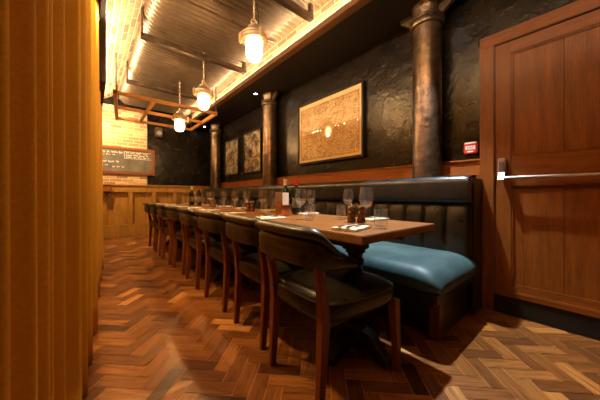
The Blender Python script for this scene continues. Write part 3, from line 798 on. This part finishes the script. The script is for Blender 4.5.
# ------------------------------------------------------------------ chairs
def make_chair():
    t = thing('dining_chair', '', 'chair', (0, 0, 0), 0, 'leather chairs along the table')
    # seat
    bm = B()
    def outline(s, z):
        pts = []
        for k in range(40):
            a = 2 * PI * k / 40
            ex = 2 / 4.5
            cx, sy = math.cos(a), math.sin(a)
            x = .262 * s * math.copysign(abs(cx) ** ex, cx); y = .258 * s * math.copysign(abs(sy) ** ex, sy)
            y *= 1 + .12 * (x / .262) * .5
            pts.append(V((x, y, z)))
        return pts
    rings = [outline(.93, .372), outline(.985, .378), outline(1.0, .40), outline(1.0, .438), outline(.985, .452), outline(.95, .462), outline(.86, .474), outline(.65, .486), outline(.35, .492), outline(.06, .493)]
    loft(bm, rings); obj('seat', bm, 'chair_leather', t, angle=70)
    bm = B(); tube(bm, [p for p in outline(.985, .449)], .005, 6, True); obj('piping', bm, 'chair_leather', t)
    # back band
    bm = B(); rings = []
    sec = [(.020, 0), (.026, .12), (.029, .35), (.028, .60), (.012, .685), (.034, .74), (.048, .83), (.046, .93), (.028, 1.0), (.0, 1.01), (-.014, .94), (-.018, .85), (-.020, .65), (-.024, .4), (-.024, .15), (-.016, .02), (0, -.02)]
    # half path: x, y, top z, bottom z, how much of the rolled top is left
    half = [(-.325, 0, .792, .624, 1), (-.323, .06, .792, .624, 1), (-.321, .115, .791, .624, 1), (-.311, .178, .789, .624, 1), (-.288, .214, .778, .62, .85), (-.25, .229, .735, .611, .5), (-.20, .235, .69, .609, .2), (-.15, .239, .66, .606, .1), (-.11, .242, .642, .604, .05), (-.10, .243, .630, .608, 0)]
    full = [(x, -y, a, c, e) for x, y, a, c, e in half[:0:-1]] + half
    def cr(p0, p1, p2, p3, t_): return tuple(.5 * (2 * b1 + (c_ - a_) * t_ + (2 * a_ - 5 * b1 + 4 * c_ - d_) * t_ ** 2 + (3 * b1 - a_ - 3 * c_ + d_) * t_ ** 3) for a_, b1, c_, d_ in zip(p0, p1, p2, p3))
    path = []
    for k in range(len(full) - 1):
        g = [full[max(0, min(len(full) - 1, k + j))] for j in (-1, 0, 1, 2)]
        for j in range(4): path.append(cr(*g, j / 4))
    path.append(full[-1])
    for k, (x, y, zt, zb, e) in enumerate(path):
        p0, p1 = path[max(k - 1, 0)], path[min(k + 1, len(path) - 1)]
        tx, ty = p1[0] - p0[0], p1[1] - p0[1]; l_ = math.hypot(tx, ty); nx, nyv = -ty / l_, tx / l_
        endk = min(k, len(path) - 1 - k); th = min(1, .35 + .22 * endk)
        ring = []
        for o_, f in sec:
            oo = o_ if f < .68 or o_ < 0 else o_ * e + .022 * (1 - e) * (1 - (f - .7) / .3 * .6)
            ring.append(V((x + nx * oo * th, y + nyv * oo * th, zb + (zt - zb) * f)))
        rings.append(ring)
    for q in rings:   # lean back slightly with height
        for p in q: p.x -= (p.z - .6) * .04
    loft(bm, rings); obj('backrest', bm, 'chair_leather', t, angle=60)
    # legs: rear posts run up into the back, front legs straight and tapered
    for s in (-1, 1):
        bm = B(); beam(bm, [(-.262, s * .19, 0), (-.252, s * .19, .15), (-.240, s * .192, .36), (-.248, s * .194, .48), (-.280, s * .198, .64)], [.032, .038, .044, .042, .034], [.030, .036, .042, .040, .030]); obj('leg', bm, 'chair_wood', t, bevel=.004)
    for s in (-1, 1):
        bm = B(); beam(bm, [(.232, s * .25, 0), (.226, s * .243, .2), (.222, s * .236, .375)], [.030, .040, .048], [.030, .040, .048]); obj('leg', bm, 'chair_wood', t, bevel=.004)
    bm = B(); box(bm, (-.225, -.205, .345), (.21, .205, .374), .004); obj('seat_frame', bm, 'black_wood', t)
    return t
ch = make_chair(); remember(ch)
yc = [.935, 1.475, 2.09, 2.70, 3.28, 3.85, 4.42, 4.98]
xc = [1.01, 1.06, 1.07, 1.07, 1.08, 1.07, 1.07, 1.08]
rz = [-.04, -.03, .02, -.04, .03, 0, -.03, .02]
clab = ['black leather dining chair nearest the camera with reddish wooden legs',
        'second black leather chair from the near end of the table', 'third black leather chair from the near end of the table',
        'fourth black leather chair from the near end of the table', 'fourth black leather chair from the back panelling',
        'third black leather chair from the back panelling', 'second black leather chair from the back panelling', 'farthest black leather chair, closest to the back panelling']
for i in range(8):
    if i == 0: ch.location = (xc[0], yc[0], 0); ch.rotation_euler = (0, 0, rz[0]); ch['label'] = clab[0]
    else: dup(ch, (xc[i], yc[i], 0), rz[i], clab[i])

# ------------------------------------------------------------------ tableware
TZ = .7505
def make_wine():
    t = thing('wine_glass', '', 'wine glass', (0, 0, 0), 0, 'wine glasses on the table')
    bm = B(); lathe(bm, [(.004, .098), (.018, .102), (.032, .118), (.040, .14), (.041, .16), (.037, .19), (.033, .213), (.0318, .213), (.0358, .19), (.0395, .16), (.0385, .14), (.0305, .120), (.016, .1045), (.0005, .102)], 28); obj('bowl', bm, 'glass', t)
    bm = B(); lathe(bm, [(.010, .0045), (.005, .012), (.0035, .03), (.0033, .08), (.0045, .095), (.007, .0985)], 14); obj('stem', bm, 'glass', t)
    bm = B(); lathe(bm, [(.0, 0), (.036, 0), (.0365, .0015), (.02, .003), (.009, .005), (.0, .005)], 28); obj('foot', bm, 'glass', t)
    return t
def make_tumbler():
    bm = B(); lathe(bm, [(.0, 0), (.030, 0), (.0315, .002), (.0355, .098), (.0345, .0985), (.0335, .098), (.0295, .012), (.0, .010)], 28)
    return tag(obj('tumbler', bm, 'glass'), '', 'tumbler', 'water tumblers on the table')
def make_napkin():
    bm = B(); rings = []
    for k in range(9):
        x = -.095 + .19 * k / 8; zt = .014 + .002 * math.sin(k * 1.3)
        rings.append([V((x, y, z)) for y, z in ((-.062, .0), (.062, .0), (.064, .004), (.062, zt * .8), (.02, zt), (-.02, zt * .96), (-.062, zt * .75), (-.064, .004))])
    loft(bm, rings); return tag(obj('napkin', bm, 'linen', angle=50), '', 'napkin', 'folded white napkins on the table')
def make_knife():
    t = thing('table_knife', '', 'knife', (0, 0, 0), 0, 'table knives on the napkins')
    bm = B(); loft(bm, [[V((x, y - w_, 0)), V((x, y + w_, 0)), V((x, y + w_, .002)), V((x, y - w_, .002))] for x, y, w_ in ((-.01, 0, .006), (.02, 0, .008), (.08, .001, .009), (.10, .003, .006), (.112, .006, .001))]); obj('blade', bm, 'steel_cut', t)
    bm = B(); loft(bm, [[V((x, w_ * math.cos(a), .004 + .0035 * math.sin(a))) for a in [2 * PI * k / 8 for k in range(8)]] for x, w_ in ((-.10, .005), (-.095, .008), (-.05, .006), (-.01, .005))]); obj('handle', bm, 'steel_cut', t)
    return t
def make_fork():
    t = thing('table_fork', '', 'fork', (0, 0, 0), 0, 'table forks on the napkins')
    bm = B(); loft(bm, [[V((x, w_ * math.cos(a), .0028 + .0024 * math.sin(a))) for a in [2 * PI * k / 8 for k in range(8)]] for x, w_ in ((-.10, .005), (-.095, .008), (-.05, .005), (.02, .0035), (.045, .007), (.06, .010), (.068, .0105))]); obj('handle', bm, 'steel_cut', t)
    for s in (-1.5, -.5, .5, 1.5):
        bm = B(); tube(bm, [(.066, s * .0055, .003), (.085, s * .0055, .003), (.105, s * .0052, .004)], .0013, 5); obj('tine', bm, 'steel_cut', t)
    return t
def make_mill():
    t = thing('pepper_mill', '', 'mill', (0, 0, 0), 0, 'small wooden mills on the table')
    bm = B(); lathe(bm, [(.0, 0), (.024, 0), (.026, .004), (.026, .022), (.0225, .028), (.022, .040), (.025, .046), (.025, .060), (.021, .066), (.0, .066)], 20); obj('body', bm, 'mill', t)
    bm = B(); lathe(bm, [(.0, .067), (.020, .067), (.025, .072), (.0265, .082), (.024, .096), (.016, .104), (.0, .106)], 20); obj('head', bm, 'mill', t)
    bm = B(); lathe(bm, [(.0, .105), (.005, .106), (.006, .112), (.0, .115)], 12); obj('finial', bm, 'steel_cut', t)
    return t
def make_bottle(cap):
    t = thing('wine_bottle', '', 'wine bottle', (0, 0, 0), 0, 'dark wine bottles on the table')
    bm = B(); lathe(bm, [(.0, .004), (.030, 0), (.0365, .004), (.0375, .01), (.0375, .185), (.034, .205), (.022, .228), (.0155, .245), (.0145, .30), (.016, .301), (.016, .31), (.0, .311)], 24); obj('body', bm, 'bottle', t)
    bm = B(); lathe(bm, [(.0158, .255), (.0158, .300), (.0172, .302), (.0172, .312), (.0, .3135)], 20); obj('capsule', bm, cap, t)
    bm = B(); lathe(bm, [(.0378, .06), (.0381, .061), (.0381, .145), (.0378, .146)], 24); obj('paper_label', bm, 'kraft', t)
    return t
wg = make_wine(); tb = make_tumbler(); nk = make_napkin(); kf = make_knife(); fk = make_fork(); ml = make_mill()
for o in (wg, tb, nk, kf, fk, ml): remember(o)
used = set()
def put(o, x, y, rz, label, z=TZ):
    if o.name not in used:
        used.add(o.name); o.location = (x, y, z); o.rotation_euler = (0, 0, rz); o['label'] = label; return o
    return dup(o, (x, y, z), rz, label)
near_w = [(1.185, .835), (1.12, 1.325), (1.17, 1.90), (1.19, 2.50), (1.16, 3.10), (1.15, 3.68), (1.15, 4.27), (1.14, 4.84)]
near_t = [(1.125, .705), (1.13, 1.245), (1.12, 1.80), (1.13, 2.40), (1.13, 3.00), (1.13, 3.58), (1.12, 4.17), (1.12, 4.75)]
far_w = [(1.44, 1.17), (1.39, 1.515), (1.38, 2.06), (1.41, 2.66), (1.39, 3.25), (1.38, 3.82), (1.39, 4.46), (1.38, 5.02)]
far_t = [(1.335, 1.145), (1.33, 1.44), (1.33, 1.97), (1.33, 2.56), (1.33, 3.16), (1.32, 3.73), (1.33, 4.54), (1.32, 4.92)]
near_n = [(1.0, .79), (.985, 1.50), (.98, 2.10), (.98, 2.68), (.99, 3.25), (.98, 3.82), (.98, 4.42), (.98, 5.0)]
far_n = [(1.47, .98), (1.47, 1.66), (1.47, 2.24), (1.47, 2.84), (1.47, 3.42), (1.47, 4.0), (1.47, 4.62), (1.47, 5.12)]
SP = ['front', 'second', 'third', 'fourth', 'fifth', 'sixth', 'seventh', 'rearmost']
for i in range(8):
    for side, W_, T_, NN in (('chair', near_w, near_t, near_n), ('banquette', far_w, far_t, far_n)):
        rz_ = random.uniform(-.12, .12) + (0 if side == 'chair' else PI)
        where = 'on the %s side of table' % side
        put(wg, *W_[i], 0, 'stemmed wine glass at the %s place setting %s' % (SP[i], where))
        put(tb, *T_[i], 0, 'clear water tumbler at the %s place setting %s' % (SP[i], where))
        put(nk, *NN[i], rz_ + (.2 if i == 0 and side == 'chair' else 0), 'folded white napkin at the %s place setting %s' % (SP[i], where))
        a = rz_ + (.2 if i == 0 and side == 'chair' else 0)
        dx, dy = -math.sin(a) * .022, math.cos(a) * .022
        put(kf, NN[i][0] - dx, NN[i][1] - dy, a, 'steel knife at the %s place setting %s' % (SP[i], where), TZ + .0165)
        put(fk, NN[i][0] + dx, NN[i][1] + dy, a, 'steel fork at the %s place setting %s' % (SP[i], where), TZ + .0165)
mills = [((1.245, .985), 'brown wooden mill beside the front wine glass, left of its pair'), ((1.275, .935), 'brown wooden mill beside the front wine glass, right of its pair'),
         ((1.27, 2.36), 'brown wooden mill of the middle pair, left one'), ((1.29, 2.31), 'brown wooden mill of the middle pair, right one'),
         ((1.27, 3.42), 'brown wooden mill of the far pair, left one'), ((1.29, 3.36), 'brown wooden mill of the far pair, right one')]
for p, lb in mills: put(ml, *p, 0, lb)
bw = make_bottle('whitecap'); br_ = make_bottle('redcap')
for o in (bw, br_): remember(o)
put(bw, 1.34, 1.80, 0, 'cream-capped wine bottle behind the copper pot on near table')
put(br_, 1.385, 1.70, 0, 'red-capped wine bottle beside the copper pot on near table')
put(bw, 1.30, 4.36, 0, 'cream-capped wine bottle on the far table by the panelling')
put(br_, 1.32, 4.07, 0, 'red-capped wine bottle on the far table by the panelling')
# copper pot with cards
t = thing('copper_pot', 'copper pot holding menu cards on the near table', 'pot', (1.225, 1.665, TZ))
bm = B(); lathe(bm, [(.0, 0), (.050, 0), (.056, .004), (.062, .03), (.060, .08), (.058, .088), (.055, .088), (.057, .078), (.058, .03), (.052, .008), (.0, .006)], 32); obj('body', bm, 'copper', t)
bm = B(); tube(bm, [(.059 * math.cos(2 * PI * i / 32), .059 * math.sin(2 * PI * i / 32), .088) for i in range(32)], .003, 6, True); obj('rim', bm, 'copper', t)
for x, y, a, w_, h_, m_, lb, nm in ((1.205, 1.685, .55, .088, .185, 'brown_card', 'brown menu board standing in the copper pot', 'menu_board'), (1.232, 1.652, .55, .05, .18, 'paper', 'white menu card standing in the copper pot', 'menu_card')):
    bm = B(); box(bm, (-w_ / 2, -.003, 0), (w_ / 2, .003, h_), .001)
    o = obj(nm, bm, m_); o.location = (x, y, TZ + .0085); o.rotation_euler = (-.06, 0, -a); tag(o, lb, 'menu')

# ------------------------------------------------------------------ camera, world, view
cam = bpy.data.cameras.new('Camera'); cam.lens = 15; cam.sensor_width = 36; cam.shift_y = -5 / 600; cam.clip_start = .02
co = bpy.data.objects.new('Camera', cam); COL.objects.link(co)
co.location = (0, 0, .92); co.rotation_euler = (PI / 2, 0, -math.radians(40)); S.camera = co
w = bpy.data.worlds.new('World'); S.world = w; w.use_nodes = True
w.node_tree.nodes['Background'].inputs[0].default_value = (.02, .014, .01, 1); w.node_tree.nodes['Background'].inputs[1].default_value = .3
S.view_settings.view_transform = 'Standard'; S.view_settings.look = 'None'; S.view_settings.exposure = 0; S.view_settings.gamma = 1
S.cycles.use_denoising = True
S.cycles.max_bounces = 10; S.cycles.transparent_max_bounces = 16; S.cycles.transmission_bounces = 10; S.cycles.sample_clamp_indirect = 4
